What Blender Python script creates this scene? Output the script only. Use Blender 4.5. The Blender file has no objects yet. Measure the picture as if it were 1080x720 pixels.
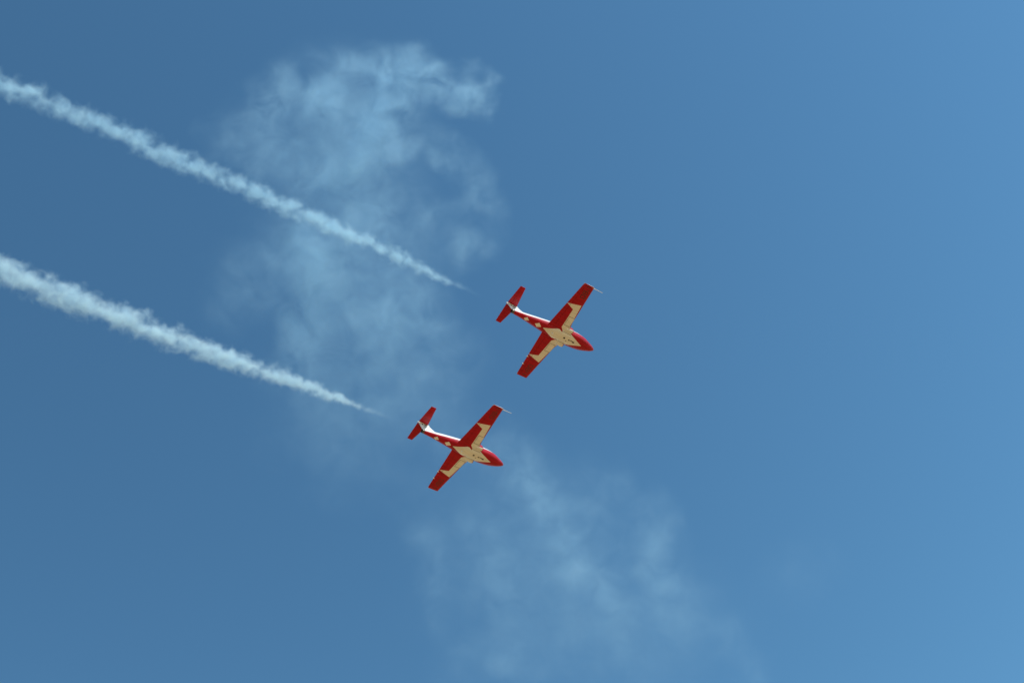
import bpy, bmesh, math, random
from mathutils import Vector, Matrix
R = math.radians
scene = bpy.context.scene

# ------------------------------------------------------------------ camera
cam_data = bpy.data.cameras.new('camera')
cam_data.sensor_width = 36.0
cam_data.lens = 18.0 / math.tan(R(21.0))
cam_data.clip_start = 0.1
cam_data.clip_end = 60000
cam = bpy.data.objects.new('camera', cam_data)
scene.collection.objects.link(cam)
cam.location = (0, 0, 1.7)
CAM_ROT = Matrix.Rotation(R(140), 3, 'X') @ Matrix.Rotation(R(-30), 3, 'Z')   # tilted 50 degrees up, held 30 degrees off level
cam.rotation_euler = CAM_ROT.to_euler()
scene.camera = cam

# ------------------------------------------------------------------ sky, sun, exposure
SUN_DIR = Vector((0.8087, -0.1710, 0.5628)).normalized()     # towards the sun
sun_el = math.asin(SUN_DIR.z)
sun_az = math.atan2(SUN_DIR.x, SUN_DIR.y)
world = bpy.data.worlds.new('World')
scene.world = world
world.use_nodes = True
wn = world.node_tree.nodes
wl = world.node_tree.links
bg = wn['Background']
sky = wn.new('ShaderNodeTexSky')
sky.sky_type = 'NISHITA'
sky.sun_disc = False
sky.sun_elevation = sun_el
sky.sun_rotation = sun_az
sky.altitude = 300
sky.air_density = 1.0
sky.dust_density = 0.2
sky.ozone_density = 4.0
# deep polarised air-show sky: a little more contrast and a teal cast over the physical sky
gam = wn.new('ShaderNodeGamma')
gam.inputs[1].default_value = 1.14
tint = wn.new('ShaderNodeMix')
tint.data_type = 'RGBA'
tint.blend_type = 'MULTIPLY'
tint.inputs['Factor'].default_value = 1.0
tint.inputs['B'].default_value = (0.84, 1.15, 0.995, 1)
wl.new(sky.outputs[0], gam.inputs[0])
wl.new(gam.outputs[0], tint.inputs['A'])
wl.new(tint.outputs['Result'], bg.inputs[0])
bg.inputs[1].default_value = 0.147

sun_data = bpy.data.lights.new('sun', 'SUN')
sun_data.energy = 4.6
sun_data.angle = R(0.53)
sun_data.color = (1.0, 0.95, 0.87)
sun = bpy.data.objects.new('sun', sun_data)
scene.collection.objects.link(sun)
sun.rotation_euler = SUN_DIR.to_track_quat('Z', 'Y').to_euler()

scene.view_settings.view_transform = 'Standard'
scene.view_settings.look = 'None'
scene.view_settings.exposure = 0.0
scene.view_settings.gamma = 1.0
scene.view_settings.use_curve_mapping = False

cy = scene.cycles
cy.max_bounces = 8
cy.diffuse_bounces = 3
cy.glossy_bounces = 3
cy.volume_bounces = 3
cy.transparent_max_bounces = 16
cy.use_denoising = True
cy.volume_step_rate = 1.0
cy.volume_max_steps = 256


# ------------------------------------------------------------------ helpers
def new_mat(name):
    m = bpy.data.materials.new(name)
    m.use_nodes = True
    return m, m.node_tree.nodes, m.node_tree.links, m.node_tree.nodes['Principled BSDF']


def paint(name, col, rough=0.32, coat=0.25, grime=0.10, spec=0.5, metal=0.0):
    """aircraft paint: faint streaky weathering along the airflow"""
    m, n, l, b = new_mat(name)
    tc = n.new('ShaderNodeTexCoord')
    mp = n.new('ShaderNodeMapping')
    mp.inputs['Scale'].default_value = (0.6, 4.0, 4.0)
    nz = n.new('ShaderNodeTexNoise')
    nz.inputs['Scale'].default_value = 1.6
    nz.inputs['Detail'].default_value = 5
    nz.inputs['Roughness'].default_value = 0.6
    rp = n.new('ShaderNodeMapRange')
    rp.inputs['From Min'].default_value = 0.3
    rp.inputs['From Max'].default_value = 0.75
    mx = n.new('ShaderNodeMix')
    mx.data_type = 'RGBA'
    mx.inputs['A'].default_value = (*col, 1)
    mx.inputs['B'].default_value = (*[c * (1 - 2.6 * grime) for c in col], 1)
    l.new(tc.outputs['Object'], mp.inputs[0])
    l.new(mp.outputs[0], nz.inputs['Vector'])
    l.new(nz.outputs['Fac'], rp.inputs['Value'])
    l.new(rp.outputs[0], mx.inputs['Factor'])
    l.new(mx.outputs['Result'], b.inputs['Base Color'])
    b.inputs['Roughness'].default_value = rough
    b.inputs['Metallic'].default_value = metal
    b.inputs['Specular IOR Level'].default_value = spec
    b.inputs['Coat Weight'].default_value = coat
    b.inputs['Coat Roughness'].default_value = 0.12
    return m


RED = paint('red_paint', (0.47, 0.002, 0.016), rough=0.35, coat=0.04, spec=0.2, grime=0.16)
WHITE = paint('white_paint', (0.84, 0.83, 0.81), grime=0.09)
BLACK = paint('black_marking', (0.02, 0.018, 0.02), rough=0.5, coat=0.0)
STEEL = paint('exhaust_steel', (0.16, 0.14, 0.13), rough=0.35, coat=0.0, metal=0.9)
DARK = paint('duct_dark', (0.015, 0.014, 0.014), rough=0.7, coat=0.0)
GREY = paint('grey_seal', (0.33, 0.31, 0.29), rough=0.5, coat=0.0)
GLASS = paint('tinted_canopy_glass', (0.02, 0.025, 0.03), rough=0.06, coat=0.5, grime=0.0)
MATS = [RED, WHITE, BLACK, STEEL, DARK, GREY, GLASS]
I_RED, I_WHITE, I_BLACK, I_STEEL, I_DARK, I_GREY, I_GLASS = range(7)


def link(name, bm, parent=None, smooth=35):
    bmesh.ops.recalc_face_normals(bm, faces=bm.faces)
    me = bpy.data.meshes.new(name)
    bm.to_mesh(me)
    bm.free()
    for m in MATS:
        me.materials.append(m)
    if smooth:
        me.polygons.foreach_set('use_smooth', [True] * len(me.polygons))
        me.set_sharp_from_angle(angle=R(smooth))
    o = bpy.data.objects.new(name, me)
    scene.collection.objects.link(o)
    o.parent = parent
    return o


def tag(o, label, cat=None, group=None, kind=None):
    o['label'] = label
    if cat:
        o['category'] = cat
    if group:
        o['group'] = group
    if kind:
        o['kind'] = kind
    return o


def loft(bm, rings, cap_a=True, cap_b=True, mat=0, closed=True):
    vs = [[bm.verts.new(p) for p in r] for r in rings]
    n = len(rings[0])
    for a, b in zip(vs[:-1], vs[1:]):
        for i in range(n if closed else n - 1):
            j = (i + 1) % n
            f = bm.faces.new((a[i], a[j], b[j], b[i]))
            f.material_index = mat
    for ok, r in ((cap_a, vs[0]), (cap_b, vs[-1])):
        if ok:
            f = bm.faces.new(r)
            f.material_index = mat
    return vs


def interp(tab, x):
    if (x - tab[0][0]) * (tab[-1][0] - tab[0][0]) <= 0:
        return tab[0][1:]
    for a, b in zip(tab[:-1], tab[1:]):
        if min(a[0], b[0]) <= x <= max(a[0], b[0]):
            t = (x - a[0]) / (b[0] - a[0])
            return [p + (q - p) * t for p, q in zip(a[1:], b[1:])]
    return tab[-1][1:]


def spline(tab, x):
    """Catmull-Rom through a table sorted by its first column"""
    xs = [r[0] for r in tab]
    if xs[0] > xs[-1]:
        return spline(tab[::-1], x)
    x = min(max(x, xs[0]), xs[-1])
    i = max(0, min(len(xs) - 2, next((k for k in range(len(xs) - 1) if xs[k] <= x <= xs[k + 1]), len(xs) - 2)))
    p1, p2 = tab[i], tab[i + 1]
    p0 = tab[i - 1] if i > 0 else p1
    p3 = tab[i + 2] if i + 2 < len(tab) else p2
    h = p2[0] - p1[0]
    t = (x - p1[0]) / h
    out = []
    for k in range(1, len(p1)):
        m1 = (p2[k] - p0[k]) / (p2[0] - p0[0]) * h
        m2 = (p3[k] - p1[k]) / (p3[0] - p1[0]) * h
        t2, t3 = t * t, t * t * t
        out.append((2 * t3 - 3 * t2 + 1) * p1[k] + (t3 - 2 * t2 + t) * m1 + (-2 * t3 + 3 * t2) * p2[k] + (t3 - t2) * m2)
    return out


def cut_xy(bm, a, b):
    """split the faces near segment a-b along the vertical plane through it"""
    d = Vector((b[0] - a[0], b[1] - a[1], 0))
    nrm = Vector((-d.y, d.x, 0)).normalized()
    lo = (min(a[0], b[0]) - 0.02, min(a[1], b[1]) - 0.02)
    hi = (max(a[0], b[0]) + 0.02, max(a[1], b[1]) + 0.02)
    fs = []
    for f in bm.faces:
        xs = [v.co.x for v in f.verts]
        ys = [v.co.y for v in f.verts]
        if max(xs) >= lo[0] and min(xs) <= hi[0] and max(ys) >= lo[1] and min(ys) <= hi[1]:
            fs.append(f)
    es = {e for f in fs for e in f.edges}
    vs = {v for f in fs for v in f.verts}
    bmesh.ops.bisect_plane(bm, geom=list(vs) + list(es) + fs, dist=1e-5, plane_co=(a[0], a[1], 0), plane_no=nrm)


def inside(poly, x, y):
    c = False
    for (x0, y0), (x1, y1) in zip(poly, poly[1:] + poly[:1]):
        if (y0 > y) != (y1 > y) and x < (x1 - x0) * (y - y0) / (y1 - y0) + x0:
            c = not c
    return c


def paint_poly(bm, poly, mat, test):
    for a, b in zip(poly, poly[1:] + poly[:1]):
        cut_xy(bm, a, b)
    bm.normal_update()
    for f in bm.faces:
        c = f.calc_center_median()
        if inside(poly, c.x, c.y) and test(f, c):
            f.material_index = mat


def mirror(poly, s):
    return [(x, y * s) for x, y in poly]


# ------------------------------------------------------------------ the aircraft (x forward, y to its left, z up, metres)
FUS = [  # x, half width, z top, z bottom, exponent
    (4.84, 0.02, -0.03, -0.07, 2.0), (4.80, 0.09, 0.03, -0.13, 2.0), (4.66, 0.175, 0.11, -0.22, 2.0),
    (4.40, 0.30, 0.22, -0.32, 2.0), (4.00, 0.44, 0.36, -0.42, 2.05), (3.40, 0.625, 0.56, -0.50, 2.2),
    (2.60, 0.735, 0.72, -0.56, 2.35), (1.50, 0.765, 0.76, -0.58, 2.4), (0.50, 0.73, 0.75, -0.59, 2.3),
    (-0.50, 0.67, 0.76, -0.56, 2.25), (-1.50, 0.56, 0.74, -0.47, 2.15), (-2.50, 0.45, 0.68, -0.36, 2.05),
    (-3.50, 0.33, 0.58, -0.27, 2.0), (-4.40, 0.245, 0.46, -0.20, 2.0), (-5.02, 0.195, 0.34, -0.16, 2.0)]


def fus_ring(x, n=56):
    w, zt, zb, ex = spline(FUS, x)
    zc = zb + (zt - zb) * 0.48
    pts = []
    for i in range(n):
        a = 2 * math.pi * i / n
        c, s = math.cos(a), math.sin(a)
        y = w * math.copysign(abs(c) ** (2 / ex), c)
        h = (zt - zc) if s > 0 else (zc - zb)
        pts.append((x, y, zc + h * math.copysign(abs(s) ** (2 / ex), s)))
    return pts


def wing_le(y):
    return interp([(0.0, 1.30), (0.70, 1.26), (1.0, 1.05), (1.30, 0.93), (1.6, 0.88), (5.6, 0.66)], y)[0]


def wing_te(y):
    return -1.41 + 0.156 * y


def wing_bottom(y):
    return -0.40 + 0.08 * y


def foil(c, thick):
    """half thickness of the section at chord fraction c"""
    return 5 * thick * (0.2969 * math.sqrt(max(c, 0)) - 0.126 * c - 0.3516 * c * c + 0.2843 * c ** 3 - 0.1015 * c ** 4)


def wing_ring(y, s, c0, c1, squash=1.0, n=12):
    le, te = wing_le(y), wing_te(y)
    ch = le - te
    th = 0.125 - 0.004 * y
    zc = wing_bottom(y) + 0.05 * ch
    cs = [c0 + (c1 - c0) * (0.5 - 0.5 * math.cos(math.pi * i / n)) for i in range(n + 1)]
    up = [(le - c * ch, s * y, zc + squash * 1.1 * ch * foil(c, th) + 0.002) for c in cs]
    lo = [(le - c * ch, s * y, zc - squash * 0.9 * ch * foil(c, th) - 0.002) for c in cs]
    return up + lo[::-1]


HINGE = 0.755


def stations(a, b, n):
    return [a + (b - a) * i / n for i in range(n + 1)]


def strip_polys(s):
    strip = mirror([(0.36, 0.45), (0.34, 0.56), (0.04, 0.82), (0.0, 2.78), (-0.95, 3.10), (0.565, 3.44), (0.79, 1.60), (0.83, 1.30), (0.96, 1.0), (1.22, 0.66), (1.22, 0.45)], s)
    return strip


def under(f, c):
    return f.normal.z < -0.02


def finish_wing_paint(bm, s):
    bmesh.ops.recalc_face_normals(bm, faces=bm.faces)
    bm.normal_update()
    for f in bm.faces:
        f.material_index = I_RED
    paint_poly(bm, strip_polys(s), I_WHITE, under)


def make_wing(root, s):
    bm = bmesh.new()
    loft(bm, [wing_ring(y, s, 0, HINGE) for y in stations(0.45, 5.36, 26)])
    for a, b, k in ((0.45, 0.86, 3), (5.26, 5.36, 1)):           # full chord by the root and the tip
        loft(bm, [wing_ring(y, s, HINGE + 0.0005, 1.0) for y in stations(a, b, k)])
    loft(bm, [wing_ring(y, s, 0.0 + 0.02 * q, 1.0 - 0.03 * q, 1 - 0.75 * q * q) for y, q in ((5.362, 0.0), (5.42, 0.3), (5.47, 0.62), (5.50, 0.92))])
    finish_wing_paint(bm, s)
    bm.normal_update()
    for f in bm.faces:                                            # white tip edge above the red underside
        c = f.calc_center_median()
        if abs(c.y) > 5.36 and c.z > wing_bottom(abs(c.y)) + 0.055:
            f.material_index = I_WHITE
    w = link('wing', bm, root)
    w['label'] = 'right wing with a thin probe at its tip' if s < 0 else 'left wing without a probe at its tip'
    for nm, a, b in (('flap', 0.875, 3.10), ('aileron', 3.125, 5.25)):
        bm = bmesh.new()
        loft(bm, [wing_ring(y, s, HINGE + 0.012, 1.0) for y in stations(a, b, 12)])
        finish_wing_paint(bm, s)
        link(nm, bm, w)
    # hinge fairings / tab horns on the aileron trailing edge
    for y in (3.36, 4.24) if s > 0 else ():
        bm = bmesh.new()
        xt, z = wing_te(y), wing_bottom(y) + 0.08
        rings = []
        for x, r in ((xt + 0.14, 0.01), (xt + 0.08, 0.04), (xt - 0.02, 0.045), (xt - 0.06, 0.025), (xt - 0.08, 0.004)):
            rings.append([(x, s * y + r * math.cos(t), z + r * math.sin(t)) for t in [2 * math.pi * i / 10 for i in range(10)]])
        loft(bm, rings, mat=I_WHITE)
        link('hinge_fairing', bm, w)
    # black registration marks under the outer wing: three worn blocky numerals, painted film on the skin
    return w


def under_skin_z(x, y):
    le, te = wing_le(y), wing_te(y)
    ch = le - te
    c = min(max((le - x) / ch, 0.001), 0.999)
    return wing_bottom(y) + 0.05 * ch - 0.9 * ch * foil(c, 0.125 - 0.004 * y) - 0.002


DIGITS = {  # strokes of a seven-stroke numeral, in a unit box
    'T': ((0, 1), (1, 1)), 'M': ((0, .5), (1, .5)), 'B': ((0, 0), (1, 0)),
    'A': ((0, .5), (0, 1)), 'b': ((1, .5), (1, 1)), 'C': ((0, 0), (0, .5)), 'D': ((1, 0), (1, .5))}


def make_marks(w, s):
    bm = bmesh.new()
    th = 0.055
    for k, strokes in enumerate(('TABbCD', 'TMBAbCD', 'bDA')):
        y0 = 4.02 + 0.44 * k if s > 0 else 4.12 + 0.44 * k
        for st in strokes:
            (u0, v0), (u1, v1) = DIGITS[st]
            # the numerals run along the span, their tops towards the leading edge
            ya, yb = sorted((y0 + 0.28 * u0, y0 + 0.28 * u1))
            xa, xb = sorted((-0.13 + 0.46 * v0, -0.13 + 0.46 * v1))
            ya, yb, xa, xb = ya - th / 2, yb + th / 2, xa - th / 2, xb + th / 2
            n = 4
            for i in range(n):
                for j in range(n):
                    q = []
                    for (di, dj) in ((0, 0), (1, 0), (1, 1), (0, 1)):
                        x = xa + (xb - xa) * (i + di) / n
                        y = ya + (yb - ya) * (j + dj) / n
                        q.append(bm.verts.new((x, s * y, under_skin_z(x, y) - 0.004)))
                    f = bm.faces.new(q)
                    f.material_index = I_BLACK
    bmesh.ops.remove_doubles(bm, verts=bm.verts, dist=0.0005)
    bm.normal_update()
    o = link('wing_number', bm, w, smooth=0)
    return o


def make_intake(root, s):
    bm = bmesh.new()
    tab = [  # x, y inner, y outer, z bottom, z top
        (1.46, 0.64, 0.98, -0.40, 0.16), (1.41, 0.60, 1.02, -0.44, 0.20), (1.30, 0.58, 1.04, -0.46, 0.22), (1.00, 0.55, 1.03, -0.45, 0.20),
        (0.60, 0.50, 0.95, -0.40, 0.14), (0.20, 0.45, 0.82, -0.33, 0.08), (-0.40, 0.40, 0.62, -0.25, 0.02)]

    def ring(x, yi, yo, zb, zt, n=28):
        cy_, cz = (yi + yo) / 2, (zb + zt) / 2
        out = []
        for i in range(n):
            a = 2 * math.pi * i / n
            c, q = math.cos(a), math.sin(a)
            out.append((x, s * (cy_ + (yo - yi) / 2 * math.copysign(abs(c) ** 0.8, c)), cz + (zt - zb) / 2 * math.copysign(abs(q) ** 0.8, q)))
        return out
    xs = [1.46, 1.44, 1.41, 1.36, 1.30] + stations(1.22, -0.4, 22)
    outer = [ring(x, *spline(tab, x)) for x in xs]
    vs = loft(bm, outer, cap_a=False)
    inner = []
    for x, g in ((1.455, 0.012), (1.42, 0.035), (1.25, 0.06), (0.95, 0.08)):
        yi, yo, zb, zt = spline(tab, max(x, 1.0))
        inner.append(ring(x, yi + g, yo - g, zb + g, zt - g))
    vi = loft(bm, inner, cap_a=False, mat=I_DARK)
    n = len(inner[0])
    for i in range(n):
        j = (i + 1) % n
        bm.faces.new((vs[0][i], vs[0][j], vi[0][j], vi[0][i])).material_index = I_GREY
    bmesh.ops.recalc_face_normals(bm, faces=bm.faces)
    bm.normal_update()
    for f in bm.faces:
        c = f.calc_center_median()
        if f.material_index == I_RED and c.z < -0.26 and f.normal.z < -0.55 and 0.34 < c.x < 1.36:
            f.material_index = I_WHITE
    return link('air_intake', bm, root, smooth=50)


def tail_ring_h(y, s, c0, c1, n=8):
    """horizontal tail section at span y"""
    t = y / 2.06
    le = -4.10 - 0.42 * t
    te = -5.24 + 0.14 * t
    ch = le - te
    cs = [c0 + (c1 - c0) * (0.5 - 0.5 * math.cos(math.pi * i / n)) for i in range(n + 1)]
    z = 1.46
    return [(le - c * ch, s * y, z + ch * foil(c, 0.10) + 0.002) for c in cs] + [(le - c * ch, s * y, z - ch * foil(c, 0.10) - 0.002) for c in cs[::-1]]


def fin_ring(z, c0, c1, n=8):
    le = interp([(0.15, -2.55), (0.50, -2.95), (0.75, -3.42), (1.0, -3.66), (1.44, -4.00)], z)[0]
    te = interp([(0.15, -5.06), (1.44, -5.24)], z)[0]
    ch = le - te
    th = interp([(0.15, 0.085), (0.6, 0.095), (1.44, 0.11)], z)[0]
    cs = [c0 + (c1 - c0) * (0.5 - 0.5 * math.cos(math.pi * i / n)) for i in range(n + 1)]
    return [(le - c * ch, ch * foil(c, th) + 0.003, z) for c in cs] + [(le - c * ch, -ch * foil(c, th) - 0.003, z) for c in cs[::-1]]


def make_aircraft(label):
    root = bpy.data.objects.new('jet_aircraft', None)
    scene.collection.objects.link(root)
    root.empty_display_size = 2
    tag(root, label, 'jet aircraft', 'red and white jets flying in formation')

    # fuselage
    bm = bmesh.new()
    xs = [4.82, 4.805, 4.78, 4.73, 4.66, 4.57, 4.48, 4.40, 4.3, 4.2, 4.1, 4.0] + stations(3.85, -5.02, 60)
    loft(bm, [fus_ring(x) for x in xs])
    bmesh.ops.recalc_face_normals(bm, faces=bm.faces)
    bm.normal_update()
    low = lambda f, c: c.z < -0.02 and f.normal.z < -0.05
    # white upper rear sides: cut along the cheat line
    bmesh.ops.bisect_plane(bm, geom=list(bm.verts) + list(bm.edges) + list(bm.faces), dist=1e-5, plane_co=(-3.0, 0, 0.03), plane_no=Vector((-0.02, 0, 1)).normalized())
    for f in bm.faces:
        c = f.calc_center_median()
        if c.x < 0.6 and c.z > 0.03 + 0.02 * (c.x + 3.0):
            f.material_index = I_WHITE
        elif 1.25 < c.x < 3.15 and c.z > 0.12 + 0.08 * abs(c.x - 2.2):     # sun glint beside the cockpit, painted on as a white band
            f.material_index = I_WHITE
    belly = [(3.04, 0.0), (1.47, 0.545), (1.22, 0.66), (0.36, 0.70), (0.33, 0.42), (0.02, 0.55), (-0.22, 0.535), (-1.70, 0.0)]
    poly = belly + [(x, -y) for x, y in belly[-2:0:-1]]
    paint_poly(bm, poly, I_WHITE, low)
    for cx, hx, hy in ((-2.25, 0.37, 0.23), (-3.60, 0.30, 0.19)):
        paint_poly(bm, [(cx + hx, 0), (cx, hy), (cx - hx, 0), (cx, -hy)], I_WHITE, low)
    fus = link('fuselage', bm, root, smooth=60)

    # cockpit canopy: two-seat bubble with a frame
    bm = bmesh.new()
    can = [(3.62, 0.10, 0.42, 0.46), (3.35, 0.40, 0.38, 0.66), (2.9, 0.55, 0.40, 0.92), (2.3, 0.60, 0.42, 1.08), (1.7, 0.58, 0.44, 1.08), (1.1, 0.48, 0.48, 0.96), (0.5, 0.28, 0.55, 0.80), (0.2, 0.08, 0.62, 0.70)]

    def can_ring(x, g=0.0, n=20):
        w, z0, z1 = spline(can, x)
        return [(x, (w + g) * math.cos(math.pi * i / n), z0 - 0.08 + (z1 - z0 + 0.08 + g) * math.sin(math.pi * i / n) ** 0.85) for i in range(n + 1)]
    loft(bm, [can_ring(x) for x in stations(3.62, 0.2, 34)], mat=I_GLASS)
    canopy = link('canopy', bm, root, smooth=60)
    for a, b in ((2.93, 2.84), (1.02, 0.86)):
        bm = bmesh.new()
        loft(bm, [can_ring(x, 0.012) for x in stations(a, b, 3)], cap_a=False, cap_b=False, mat=I_RED, closed=False)
        link('canopy_frame', bm, canopy, smooth=60)

    # wings with flaps, ailerons and numbers
    for s in (1, -1):
        w = make_wing(root, s)
        make_marks(w, s)
        make_intake(root, s)

    # pitot boom on the right wing tip
    bm = bmesh.new()
    rings = []
    for x, r in ((0.45, 0.03), (0.75, 0.028), (1.2, 0.024), (1.55, 0.02), (1.70, 0.026), (1.74, 0.006)):
        rings.append([(x, -5.40 + r * math.cos(t), 0.07 + r * math.sin(t)) for t in [2 * math.pi * i / 10 for i in range(10)]])
    loft(bm, rings, mat=I_WHITE)
    link('pitot_tube', bm, root, smooth=60)

    # fin and rudder
    bm = bmesh.new()
    loft(bm, [fin_ring(z, 0, 0.68) for z in stations(0.15, 1.44, 14)], mat=I_WHITE)
    fin = link('tail_fin', bm, root)
    bm = bmesh.new()
    loft(bm, [fin_ring(z, 0.69, 1.0) for z in stations(0.40, 1.43, 10)], mat=I_WHITE)
    link('rudder', bm, fin)
    bm = bmesh.new()                                    # black markings on both sides of the fin
    for s in (1, -1):
        for x0, z0, x1, z1 in ((-4.30, 1.22, -4.62, 1.33), (-4.34, 1.02, -4.70, 1.10), (-4.45, 0.84, -4.84, 0.92), (-4.74, 1.14, -4.90, 1.36)):
            q = [bm.verts.new((x, 0, z)) for x, z in ((x0, z0), (x1, z0), (x1, z1), (x0, z1))]
            for v in q:
                r = fin_ring(v.co.z, 0, 1, 40)
                y = min(r[:41], key=lambda p: abs(p[0] - v.co.x))[1]
                v.co.y = s * (y + 0.005)
            bm.faces.new(q).material_index = I_BLACK
    link('fin_marking', bm, fin, smooth=0)

    # T-tail
    bm = bmesh.new()
    both = lambda c0, c1, a, b: [tail_ring_h(y, -1, c0, c1) for y in stations(b, a, 10)] + [tail_ring_h(y, 1, c0, c1) for y in stations(a, b, 10)]
    r = [tail_ring_h(y, -1, 0, 0.64) for y in stations(2.05, 0.2, 9)] + [tail_ring_h(0, 1, 0, 0.64)] + [tail_ring_h(y, 1, 0, 0.64) for y in stations(0.2, 2.05, 9)]
    loft(bm, r)
    tp = link('tailplane', bm, root)
    for s in (1, -1):
        bm = bmesh.new()
        loft(bm, [tail_ring_h(y, s, 0.652, 1.0) for y in stations(0.10, 2.05, 9)])
        link('elevator', bm, tp)
    bm = bmesh.new()                                    # bullet fairing where the tailplane sits on the fin
    rings = []
    for x, rr in ((-3.86, 0.01), (-3.95, 0.05), (-4.2, 0.085), (-4.7, 0.10), (-5.1, 0.08), (-5.3, 0.035), (-5.34, 0.008)):
        rings.append([(x, rr * math.cos(t), 1.46 + rr * math.sin(t)) for t in [2 * math.pi * i / 14 for i in range(14)]])
    loft(bm, rings, mat=I_WHITE)
    link('tail_fairing', bm, tp, smooth=60)

    # jet exhaust
    bm = bmesh.new()
    def pipe(x, r, n=28):
        return [(x, r * math.cos(2 * math.pi * i / n), 0.05 + r * 1.02 * math.sin(2 * math.pi * i / n)) for i in range(n)]
    loft(bm, [pipe(-4.9, 0.188), pipe(-5.10, 0.196), pipe(-5.24, 0.180), pipe(-5.25, 0.164), pipe(-4.85, 0.15)], cap_a=False, mat=I_STEEL)
    for f in bm.faces:
        if f.calc_center_median().x > -5.0 or len(f.verts) > 4:
            f.material_index = I_DARK
    link('exhaust_nozzle', bm, root, smooth=60)

    # belly: wheel doors, small vents and a blade aerial
    def belly_z(x, y):
        w, zt, zb, ex = spline(FUS, x)
        zc = zb + (zt - zb) * 0.48
        return zc - (zc - zb) * max(0.0, 1 - (abs(y) / w) ** ex) ** (1 / ex)

    def film(bm, poly, z, mat, d=0.006):
        f = bm.faces.new([bm.verts.new((x, y, z(x, y) - d)) for x, y in poly])
        f.material_index = mat

    for s in (1, -1):
        bm = bmesh.new()
        z = lambda x, y: under_skin_z(x, abs(y))
        n = 6
        for i in range(n):
            for j in range(n):
                def P(a, b):
                    return (0.16 + 0.62 * a, s * (1.15 + 0.85 * b))
                film(bm, [P(i / n, j / n), P((i + 1) / n, j / n), P((i + 1) / n, (j + 1) / n), P(i / n, (j + 1) / n)], z, I_WHITE, 0.009)
        bmesh.ops.remove_doubles(bm, verts=bm.verts, dist=0.0005)
        ext = bmesh.ops.extrude_face_region(bm, geom=bm.faces[:])
        for v in ext['geom']:
            if isinstance(v, bmesh.types.BMVert):
                v.co.z += 0.007
        door = link('wheel_door', bm, root, smooth=0)
        for (xa, ya), (xb, yb) in (((0.12, 1.10), (0.12, 2.05)), ((0.12, 2.03), (0.80, 2.03)), ((0.80, 2.05), (0.80, 1.10)), ((0.12, 1.12), (0.80, 1.12))):
            bm = bmesh.new()
            hw = 0.02
            for i in range(6):
                xs0, ys0 = xa + (xb - xa) * i / 6, ya + (yb - ya) * i / 6
                xs1, ys1 = xa + (xb - xa) * (i + 1) / 6, ya + (yb - ya) * (i + 1) / 6
                dx, dy = (0, hw) if ya == yb else (hw, 0)
                film(bm, [(xs0 - dx, s * (ys0 - dy)), (xs1 - dx, s * (ys1 - dy)), (xs1 + dx, s * (ys1 + dy)), (xs0 + dx, s * (ys0 + dy))], z, I_GREY, 0.006)
            bmesh.ops.remove_doubles(bm, verts=bm.verts, dist=0.0005)
            link('door_seam', bm, door, smooth=0)
    for x, y, w, l in ((0.85, -0.03, 0.07, 0.10), (2.0, 0.0, 0.06, 0.12), (1.72, -0.05, 0.03, 0.14), (1.45, -0.03, 0.05, 0.09), (1.2, 0.16, 0.03, 0.05)):
        bm = bmesh.new()
        film(bm, [(x - l, y - w), (x + l, y - w), (x + l, y + w), (x - l, y + w)], belly_z, I_DARK, 0.008)
        link('belly_vent', bm, root, smooth=0)
    for s in (1, -1):                                   # seams of the belly doors
        bm = bmesh.new()
        for i in range(8):
            a, b = 0.35 + i * 0.13, 0.35 + (i + 1) * 0.13
            film(bm, [(a, s * 0.50), (b, s * 0.50), (b, s * 0.535), (a, s * 0.535)], belly_z, I_GREY, 0.008)
        bmesh.ops.remove_doubles(bm, verts=bm.verts, dist=0.0005)
        link('door_seam', bm, root, smooth=0)
    bm = bmesh.new()
    loft(bm, [[(-0.62, 0.012, z), (-0.50, 0.02, z), (-0.40, 0.0, z), (-0.50, -0.02, z), (-0.62, -0.012, z)] if z > -0.6 else
              [(-0.70, 0.006, z), (-0.62, 0.012, z), (-0.58, 0.0, z), (-0.62, -0.012, z), (-0.70, -0.006, z)] for z in (-0.52, -0.80)], mat=I_WHITE)
    link('blade_aerial', bm, root, smooth=0)
    return root


def copy_tree(o, parent=None):
    c = o.copy()
    scene.collection.objects.link(c)
    c.parent = parent
    for ch in list(o.children):
        copy_tree(ch, c)
    return c


def pose(o, loc, rows):
    m = Matrix([list(rows[i]) + [loc[i]] for i in range(3)] + [[0, 0, 0, 1]])
    o.rotation_mode = 'QUATERNION'
    o.location = loc
    o.rotation_quaternion = m.to_3x3().to_quaternion()


# ------------------------------------------------------------------ ground (dry grassland under the display; its bounce lights the bellies)
bm = bmesh.new()
NR = 48
rad = [0, 40, 200, 1000, 5000, 20000]
prev = None
for r_ in rad:
    if r_ == 0:
        ring = [bm.verts.new((0, 0, 0))]
    else:
        ring = [bm.verts.new((r_ * math.cos(2 * math.pi * i / NR), r_ * math.sin(2 * math.pi * i / NR), 0)) for i in range(NR)]
    if prev:
        for i in range(NR):
            j = (i + 1) % NR
            if len(prev) == 1:
                bm.faces.new((prev[0], ring[i], ring[j]))
            else:
                bm.faces.new((prev[i], ring[i], ring[j], prev[j]))
    prev = ring
gm, n_, l_, b_ = new_mat('dry_grassland')
tc = n_.new('ShaderNodeTexCoord')
nz = n_.new('ShaderNodeTexNoise')
nz.inputs['Scale'].default_value = 0.02
nz.inputs['Detail'].default_value = 10
nz.inputs['Roughness'].default_value = 0.65
mx = n_.new('ShaderNodeMix')
mx.data_type = 'RGBA'
mx.inputs['A'].default_value = (0.41, 0.235, 0.085, 1)
mx.inputs['B'].default_value = (0.53, 0.325, 0.13, 1)
l_.new(tc.outputs['Object'], nz.inputs['Vector'])
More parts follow.
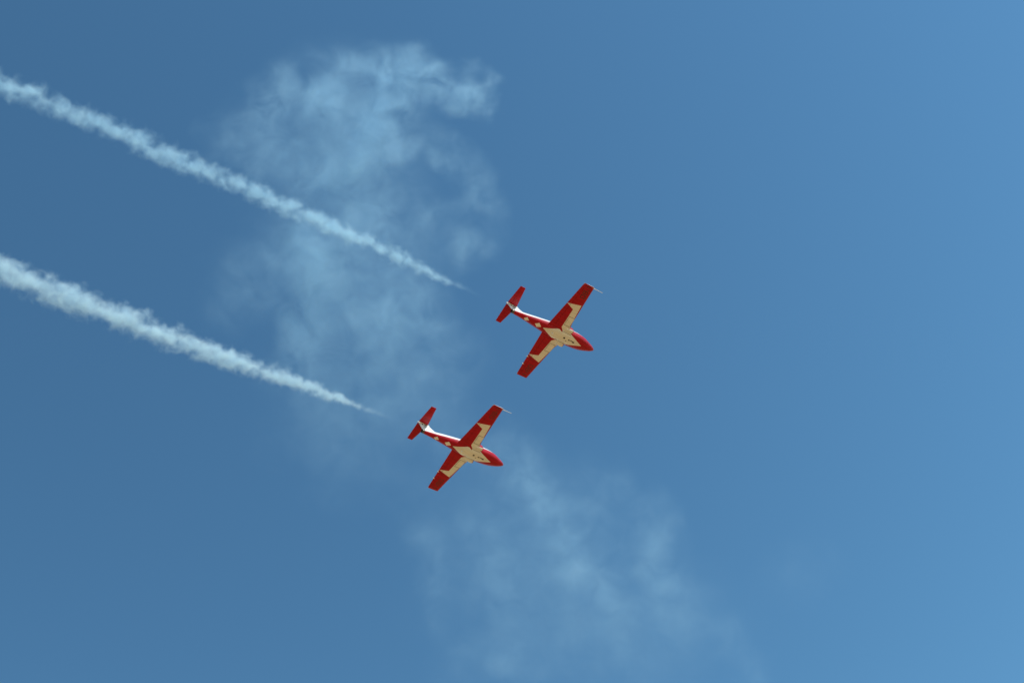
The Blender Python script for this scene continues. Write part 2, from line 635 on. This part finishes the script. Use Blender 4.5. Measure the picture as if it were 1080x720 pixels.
l_.new(nz.outputs['Fac'], mx.inputs['Factor'])
l_.new(mx.outputs['Result'], b_.inputs['Base Color'])
b_.inputs['Roughness'].default_value = 0.95
b_.inputs['Specular IOR Level'].default_value = 0.1
bmesh.ops.recalc_face_normals(bm, faces=bm.faces)
me = bpy.data.meshes.new('ground')
bm.to_mesh(me)
bm.free()
me.materials.append(gm)
ground = bpy.data.objects.new('ground', me)
scene.collection.objects.link(ground)
tag(ground, 'flat dry grassland far below the jets', 'ground', kind='structure')


# ------------------------------------------------------------------ smoke
def math_node(n, l, op, a, b=None, clamp=False):
    m = n.new('ShaderNodeMath')
    m.operation = op
    m.use_clamp = clamp
    for i, v in enumerate((a, b)):
        if v is None:
            continue
        if isinstance(v, (int, float)):
            m.inputs[i].default_value = v
        else:
            l.new(v, m.inputs[i])
    return m.outputs[0]


def volume_mat(name):
    m = bpy.data.materials.new(name)
    m.use_nodes = True
    n, l = m.node_tree.nodes, m.node_tree.links
    n.clear()
    out = n.new('ShaderNodeOutputMaterial')
    vs = n.new('ShaderNodeVolumePrincipled')
    l.new(vs.outputs[0], out.inputs['Volume'])
    return m, n, l, vs


SMOKE_COL = (0.52, 0.80, 1.0, 1)


def smoke_trail(name, label, start, cols, length, bow, r_tab, density, seed, colour):
    """a smoke trail: own x axis runs back along the flight path, y and z across it"""
    r_end = r_tab[0]
    r_len = r_tab[1]
    r_min = r_tab[2]
    rad = lambda x: r_min + (r_end - r_min) * (1 - math.exp(-max(x, 0) / r_len))
    rnd = random.Random(seed)
    bm = bmesh.new()
    rings = []
    nx = 90
    ph = [rnd.uniform(0, 6.28) for _ in range(6)]
    for i in range(nx + 1):
        x = -3.2 + (length + 3.2) * i / nx
        q = x * (length - x)
        rr = rad(x) * 1.32 * (min(1.0, (i + 0.15) / 4) ** 0.5)
        ring = []
        for k in range(20):
            a = 2 * math.pi * k / 20
            g = rr * (1 + 0.05 * math.sin(3 * a + x * 1.7 + ph[0]) + 0.05 * math.sin(2 * a - x * 2.9 + ph[1]))
            ring.append((x, bow[0] * q + g * math.cos(a), bow[1] * q + g * math.sin(a)))
        rings.append(ring)
    loft(bm, rings)
    bmesh.ops.recalc_face_normals(bm, faces=bm.faces)
    me = bpy.data.meshes.new(name)
    bm.to_mesh(me)
    bm.free()
    o = bpy.data.objects.new(name, me)
    scene.collection.objects.link(o)
    pose(o, start, cols)

    m, n, l, vs = volume_mat(name)
    tc = n.new('ShaderNodeTexCoord')
    P = tc.outputs['Object']
    sx = n.new('ShaderNodeSeparateXYZ')
    l.new(P, sx.inputs[0])
    X, Y, Z = sx.outputs
    M = lambda op, a, b=None, c=False: math_node(n, l, op, a, b, c)
    # slow swaying of the axis
    q = M('MULTIPLY', X, M('SUBTRACT', length, X))
    # coarse turbulence shifts the section, fine turbulence eats its edge
    off = n.new('ShaderNodeVectorMath')
    off.operation = 'ADD'
    l.new(P, off.inputs[0])
    off.inputs[1].default_value = (seed * 13.7, seed * 7.1, seed * 3.3)
    nz1 = n.new('ShaderNodeTexNoise')
    nz1.inputs['Scale'].default_value = 0.62
    nz1.inputs['Detail'].default_value = 3.0
    nz1.inputs['Roughness'].default_value = 0.55
    l.new(off.outputs[0], nz1.inputs['Vector'])
    sc_ = n.new('ShaderNodeSeparateColor')
    l.new(nz1.outputs['Color'], sc_.inputs[0])
    ex = M('EXPONENT', M('MULTIPLY', M('MAXIMUM', X, 0.0), -1.0 / r_len))
    rad_n = M('ADD', M('MULTIPLY', M('SUBTRACT', 1.0, ex), r_end - r_min), r_min)
    y = M('ADD', M('SUBTRACT', Y, M('MULTIPLY', q, bow[0])), M('MULTIPLY', M('SUBTRACT', sc_.outputs[0], 0.5), M('MULTIPLY', rad_n, 1.3)))
    z = M('ADD', M('SUBTRACT', Z, M('MULTIPLY', q, bow[1])), M('MULTIPLY', M('SUBTRACT', sc_.outputs[1], 0.5), M('MULTIPLY', rad_n, 1.3)))
    r = M('DIVIDE', M('SQRT', M('ADD', M('MULTIPLY', y, y), M('MULTIPLY', z, z))), rad_n)
    nzl = n.new('ShaderNodeTexNoise')
    nzl.inputs['Scale'].default_value = 0.30
    nzl.inputs['Detail'].default_value = 2.0
    l.new(off.outputs[0], nzl.inputs['Vector'])
    slow = M('SUBTRACT', nzl.outputs['Fac'], 0.5)
    nz2 = n.new('ShaderNodeTexNoise')
    nz2.inputs['Scale'].default_value = 1.15
    nz2.inputs['Detail'].default_value = 4.0
    nz2.inputs['Roughness'].default_value = 0.55
    nz2.inputs['Distortion'].default_value = 0.3
    l.new(off.outputs[0], nz2.inputs['Vector'])
    edge = M('ADD', M('SUBTRACT', M('ADD', 1.0, M('MULTIPLY', slow, 0.55)), r), M('MULTIPLY', M('SUBTRACT', nz2.outputs['Fac'], 0.5), 2.1))
    d = M('MULTIPLY', edge, 1.05, True)
    sf = M('MULTIPLY', M('ADD', X, 2.8), 0.18, True)
    start_fade = M('MULTIPLY', sf, sf)
    far = n.new('ShaderNodeMapRange')
    far.inputs['From Min'].default_value = 0
    far.inputs['From Max'].default_value = length
    far.inputs['To Min'].default_value = density[0]
    far.inputs['To Max'].default_value = density[1]
    l.new(X, far.inputs['Value'])
    l.new(M('MULTIPLY', M('MULTIPLY', d, d), M('MULTIPLY', start_fade, far.outputs[0])), vs.inputs['Density'])
    vs.inputs['Color'].default_value = colour
    vs.inputs['Anisotropy'].default_value = 0.0
    me.materials.append(m)
    m.cycles.volume_step_rate = 0.10
    tag(o, label, 'smoke trail', 'smoke trails streaming behind the jets')
    return o


def smoke_cloud(name, label, origin, blobs, density, seed, ax):
    """a drifting smoke cloud: soft ellipsoids (x, y, rx, ry, tilt, weight), broken up by turbulence; local x across, y up, z in depth"""
    rnd = random.Random(seed)
    bm = bmesh.new()
    m, n, l, vs = volume_mat(name)
    M = lambda op, a, b=None, c=False: math_node(n, l, op, a, b, c)
    tc = n.new('ShaderNodeTexCoord')
    P = tc.outputs['Object']
    off = n.new('ShaderNodeVectorMath')
    off.operation = 'ADD'
    l.new(P, off.inputs[0])
    off.inputs[1].default_value = (seed * 31.7, seed * 17.1, seed * 9.3)
    w1 = n.new('ShaderNodeTexNoise')
    w1.inputs['Scale'].default_value = 0.16
    w1.inputs['Detail'].default_value = 5.0
    l.new(off.outputs[0], w1.inputs['Vector'])
    wv = n.new('ShaderNodeVectorMath')
    wv.operation = 'MULTIPLY_ADD'
    l.new(w1.outputs['Color'], wv.inputs[0])
    wv.inputs[1].default_value = (8.0, 8.0, 8.0)
    wv.inputs[2].default_value = (-4.0, -4.0, -4.0)
    wp = n.new('ShaderNodeVectorMath')
    wp.operation = 'ADD'
    l.new(P, wp.inputs[0])
    l.new(wv.outputs[0], wp.inputs[1])
    tot = None
    for (bx, by, rx, ry, tilt, wt) in blobs:
        bz = rnd.uniform(-1.5, 1.5)
        rz = 0.5 * (rx + ry) * rnd.uniform(0.32, 0.45)
        mp = n.new('ShaderNodeMapping')
        mp.vector_type = 'TEXTURE'
        mp.inputs['Location'].default_value = (bx, by, bz)
        mp.inputs['Rotation'].default_value = (0, 0, R(tilt))
        mp.inputs['Scale'].default_value = (rx, ry, rz)
        l.new(wp.outputs[0], mp.inputs[0])
        g = n.new('ShaderNodeTexGradient')
        g.gradient_type = 'SPHERICAL'
        l.new(mp.outputs[0], g.inputs[0])
        sm = n.new('ShaderNodeMapRange')
        sm.interpolation_type = 'SMOOTHSTEP'
        sm.inputs['To Max'].default_value = wt
        l.new(g.outputs['Fac'], sm.inputs['Value'])
        s = sm.outputs[0]
        tot = s if tot is None else M('ADD', tot, s)
        mat = Matrix.Translation((bx, by, bz)) @ Matrix.Rotation(R(tilt), 4, 'Z') @ Matrix.Diagonal((rx + 1.2, ry + 1.2, rz + 1.2, 1))
        bmesh.ops.create_icosphere(bm, subdivisions=3, radius=1.0, matrix=mat)
    nz = n.new('ShaderNodeTexNoise')
    nz.inputs['Scale'].default_value = 0.30
    nz.inputs['Detail'].default_value = 7.0
    nz.inputs['Roughness'].default_value = 0.62
    nz.inputs['Distortion'].default_value = 0.6
    l.new(off.outputs[0], nz.inputs['Vector'])
    tex = n.new('ShaderNodeMapRange')
    tex.inputs['From Min'].default_value = 0.32
    tex.inputs['From Max'].default_value = 0.68
    tex.inputs['To Min'].default_value = 0.18
    tex.inputs['To Max'].default_value = 2.0
    l.new(nz.outputs['Fac'], tex.inputs['Value'])
    l.new(M('MULTIPLY', M('MULTIPLY', tot, tex.outputs[0]), density), vs.inputs['Density'])
    vs.inputs['Color'].default_value = SMOKE_COL
    me = bpy.data.meshes.new(name)
    bm.to_mesh(me)
    bm.free()
    me.materials.append(m)
    o = bpy.data.objects.new(name, me)
    scene.collection.objects.link(o)
    pose(o, origin, ax)
    rm = o.modifiers.new('skin', 'REMESH')
    rm.mode = 'VOXEL'
    rm.voxel_size = 0.7
    m.cycles.volume_step_rate = 0.25
    tag(o, label, 'smoke cloud', kind='stuff')
    return o


smoke_trail('smoke_trail', 'thinner bluish smoke trail streaming behind the upper jet',
            (-1.459, 70.947, 96.148),
            [[-0.50647, 0.86224, 0.00598], [-0.86218, -0.5065, 0.01017], [0.0118, 0.0, 0.99993]],
            51.4, (0.000402, 0.00029), (1.10, 6.5, 0.34), (1.5, 0.75), 6, (0.58, 0.84, 1.0, 1))
smoke_trail('smoke_trail', 'thicker whiter smoke trail streaming behind the lower jet',
            (-14.298, 77.705, 95.701),
            [[-0.4888, 0.8724, 0.00144], [-0.87239, -0.4888, 0.00256], [0.00294, 0.0, 1.0]],
            45.5, (-6.3e-5, -5.3e-5), (1.42, 11.0, 0.32), (1.7, 1.2), 8, (0.70, 0.90, 1.0, 1))

# the drifting clouds hang about 165 m away, beyond the jets; blob tables in metres from each cloud's centre
CLOUD_AX = [list(r) for r in CAM_ROT]
K = 165.0 / 1406.8


def at(px, py):
    return CAM_ROT @ Vector(((px - 540) * K, (360 - py) * K, -165.0)) + Vector((0, 0, 1.7))


def blob(o, px, py, rx, ry, tilt, w):
    return ((px - o[0]) * K, (o[1] - py) * K, rx * K, ry * K, tilt, w)


O1 = (380, 240)
up = [blob(O1, *b) for b in (
    (355, 140, 140, 112, 20, .22), (375, 270, 140, 140, 0, .24), (385, 400, 130, 110, 0, .2),
    (388, 74, 64, 36, 8, .9), (440, 78, 60, 36, -4, 1.1), (484, 88, 50, 32, -22, 1.4), (502, 104, 30, 32, -10, 1.3), (488, 114, 28, 22, 0, .7),
    (335, 92, 52, 40, 20, .7), (288, 108, 46, 54, 0, .75), (346, 106, 50, 42, 0, .9), (412, 116, 62, 46, 40, 1.1), (398, 146, 50, 48, 60, .8),
    (256, 158, 56, 48, 0, .4), (310, 172, 66, 50, 0, .4), (368, 184, 76, 54, 20, .5), (395, 222, 66, 48, 0, .5),
    (476, 166, 54, 30, -35, .5), (508, 203, 32, 48, 10, .5), (466, 224, 56, 28, 15, .38), (496, 262, 46, 42, 30, .5),
    (332, 268, 56, 70, 70, .75), (340, 300, 44, 100, 5, .4), (262, 300, 66, 62, 0, .25), (318, 352, 40, 92, -8, .5), (420, 325, 76, 60, 10, .42), (470, 375, 60, 70, 0, .22))]
smoke_cloud('smoke_cloud', 'pale hooked smoke cloud drifting behind the two trails', at(*O1), up, 0.165, 2, CLOUD_AX)
O2 = (600, 590)
dn = [blob(O2, *b) for b in (
    (360, 480, 120, 64, -20, .18), (560, 560, 180, 120, -20, .16), (620, 650, 230, 120, -10, .16),
    (480, 455, 90, 60, -30, .25), (548, 484, 58, 46, -30, .5), (580, 528, 90, 44, -32, .5), (650, 522, 64, 44, 0, .36), (692, 568, 50, 72, 20, .4),
    (455, 600, 34, 110, 6, .36), (522, 600, 30, 100, 14, .34), (610, 590, 34, 100, 24, .42), (700, 625, 40, 100, 34, .36),
    (650, 650, 40, 90, 30, .26), (525, 700, 100, 50, 10, .3), (780, 685, 40, 90, 40, .26), (840, 600, 70, 60, 40, .1))]
smoke_cloud('smoke_cloud', 'faint wispy smoke haze drifting below the lower jet', at(*O2), dn, 0.08, 5, CLOUD_AX)

# ------------------------------------------------------------------ the two jets
jet = make_aircraft('red and white jet flying higher, ahead on the right of the pair')
pose(jet, (3.919, 80.569, 95.848), [[0.48759, -0.87304, 0.00722], [0.87265, 0.48759, 0.02729], [-0.02735, -0.007, 0.9996]])
jet2 = copy_tree(jet)
tag(jet2, 'red and white jet flying lower, behind on the left of the pair')
pose(jet2, (-9.062, 87.439, 95.529), [[0.46825, -0.88343, 0.01695], [0.88337, 0.46848, 0.0136], [-0.01996, 0.0086, 0.99976]])
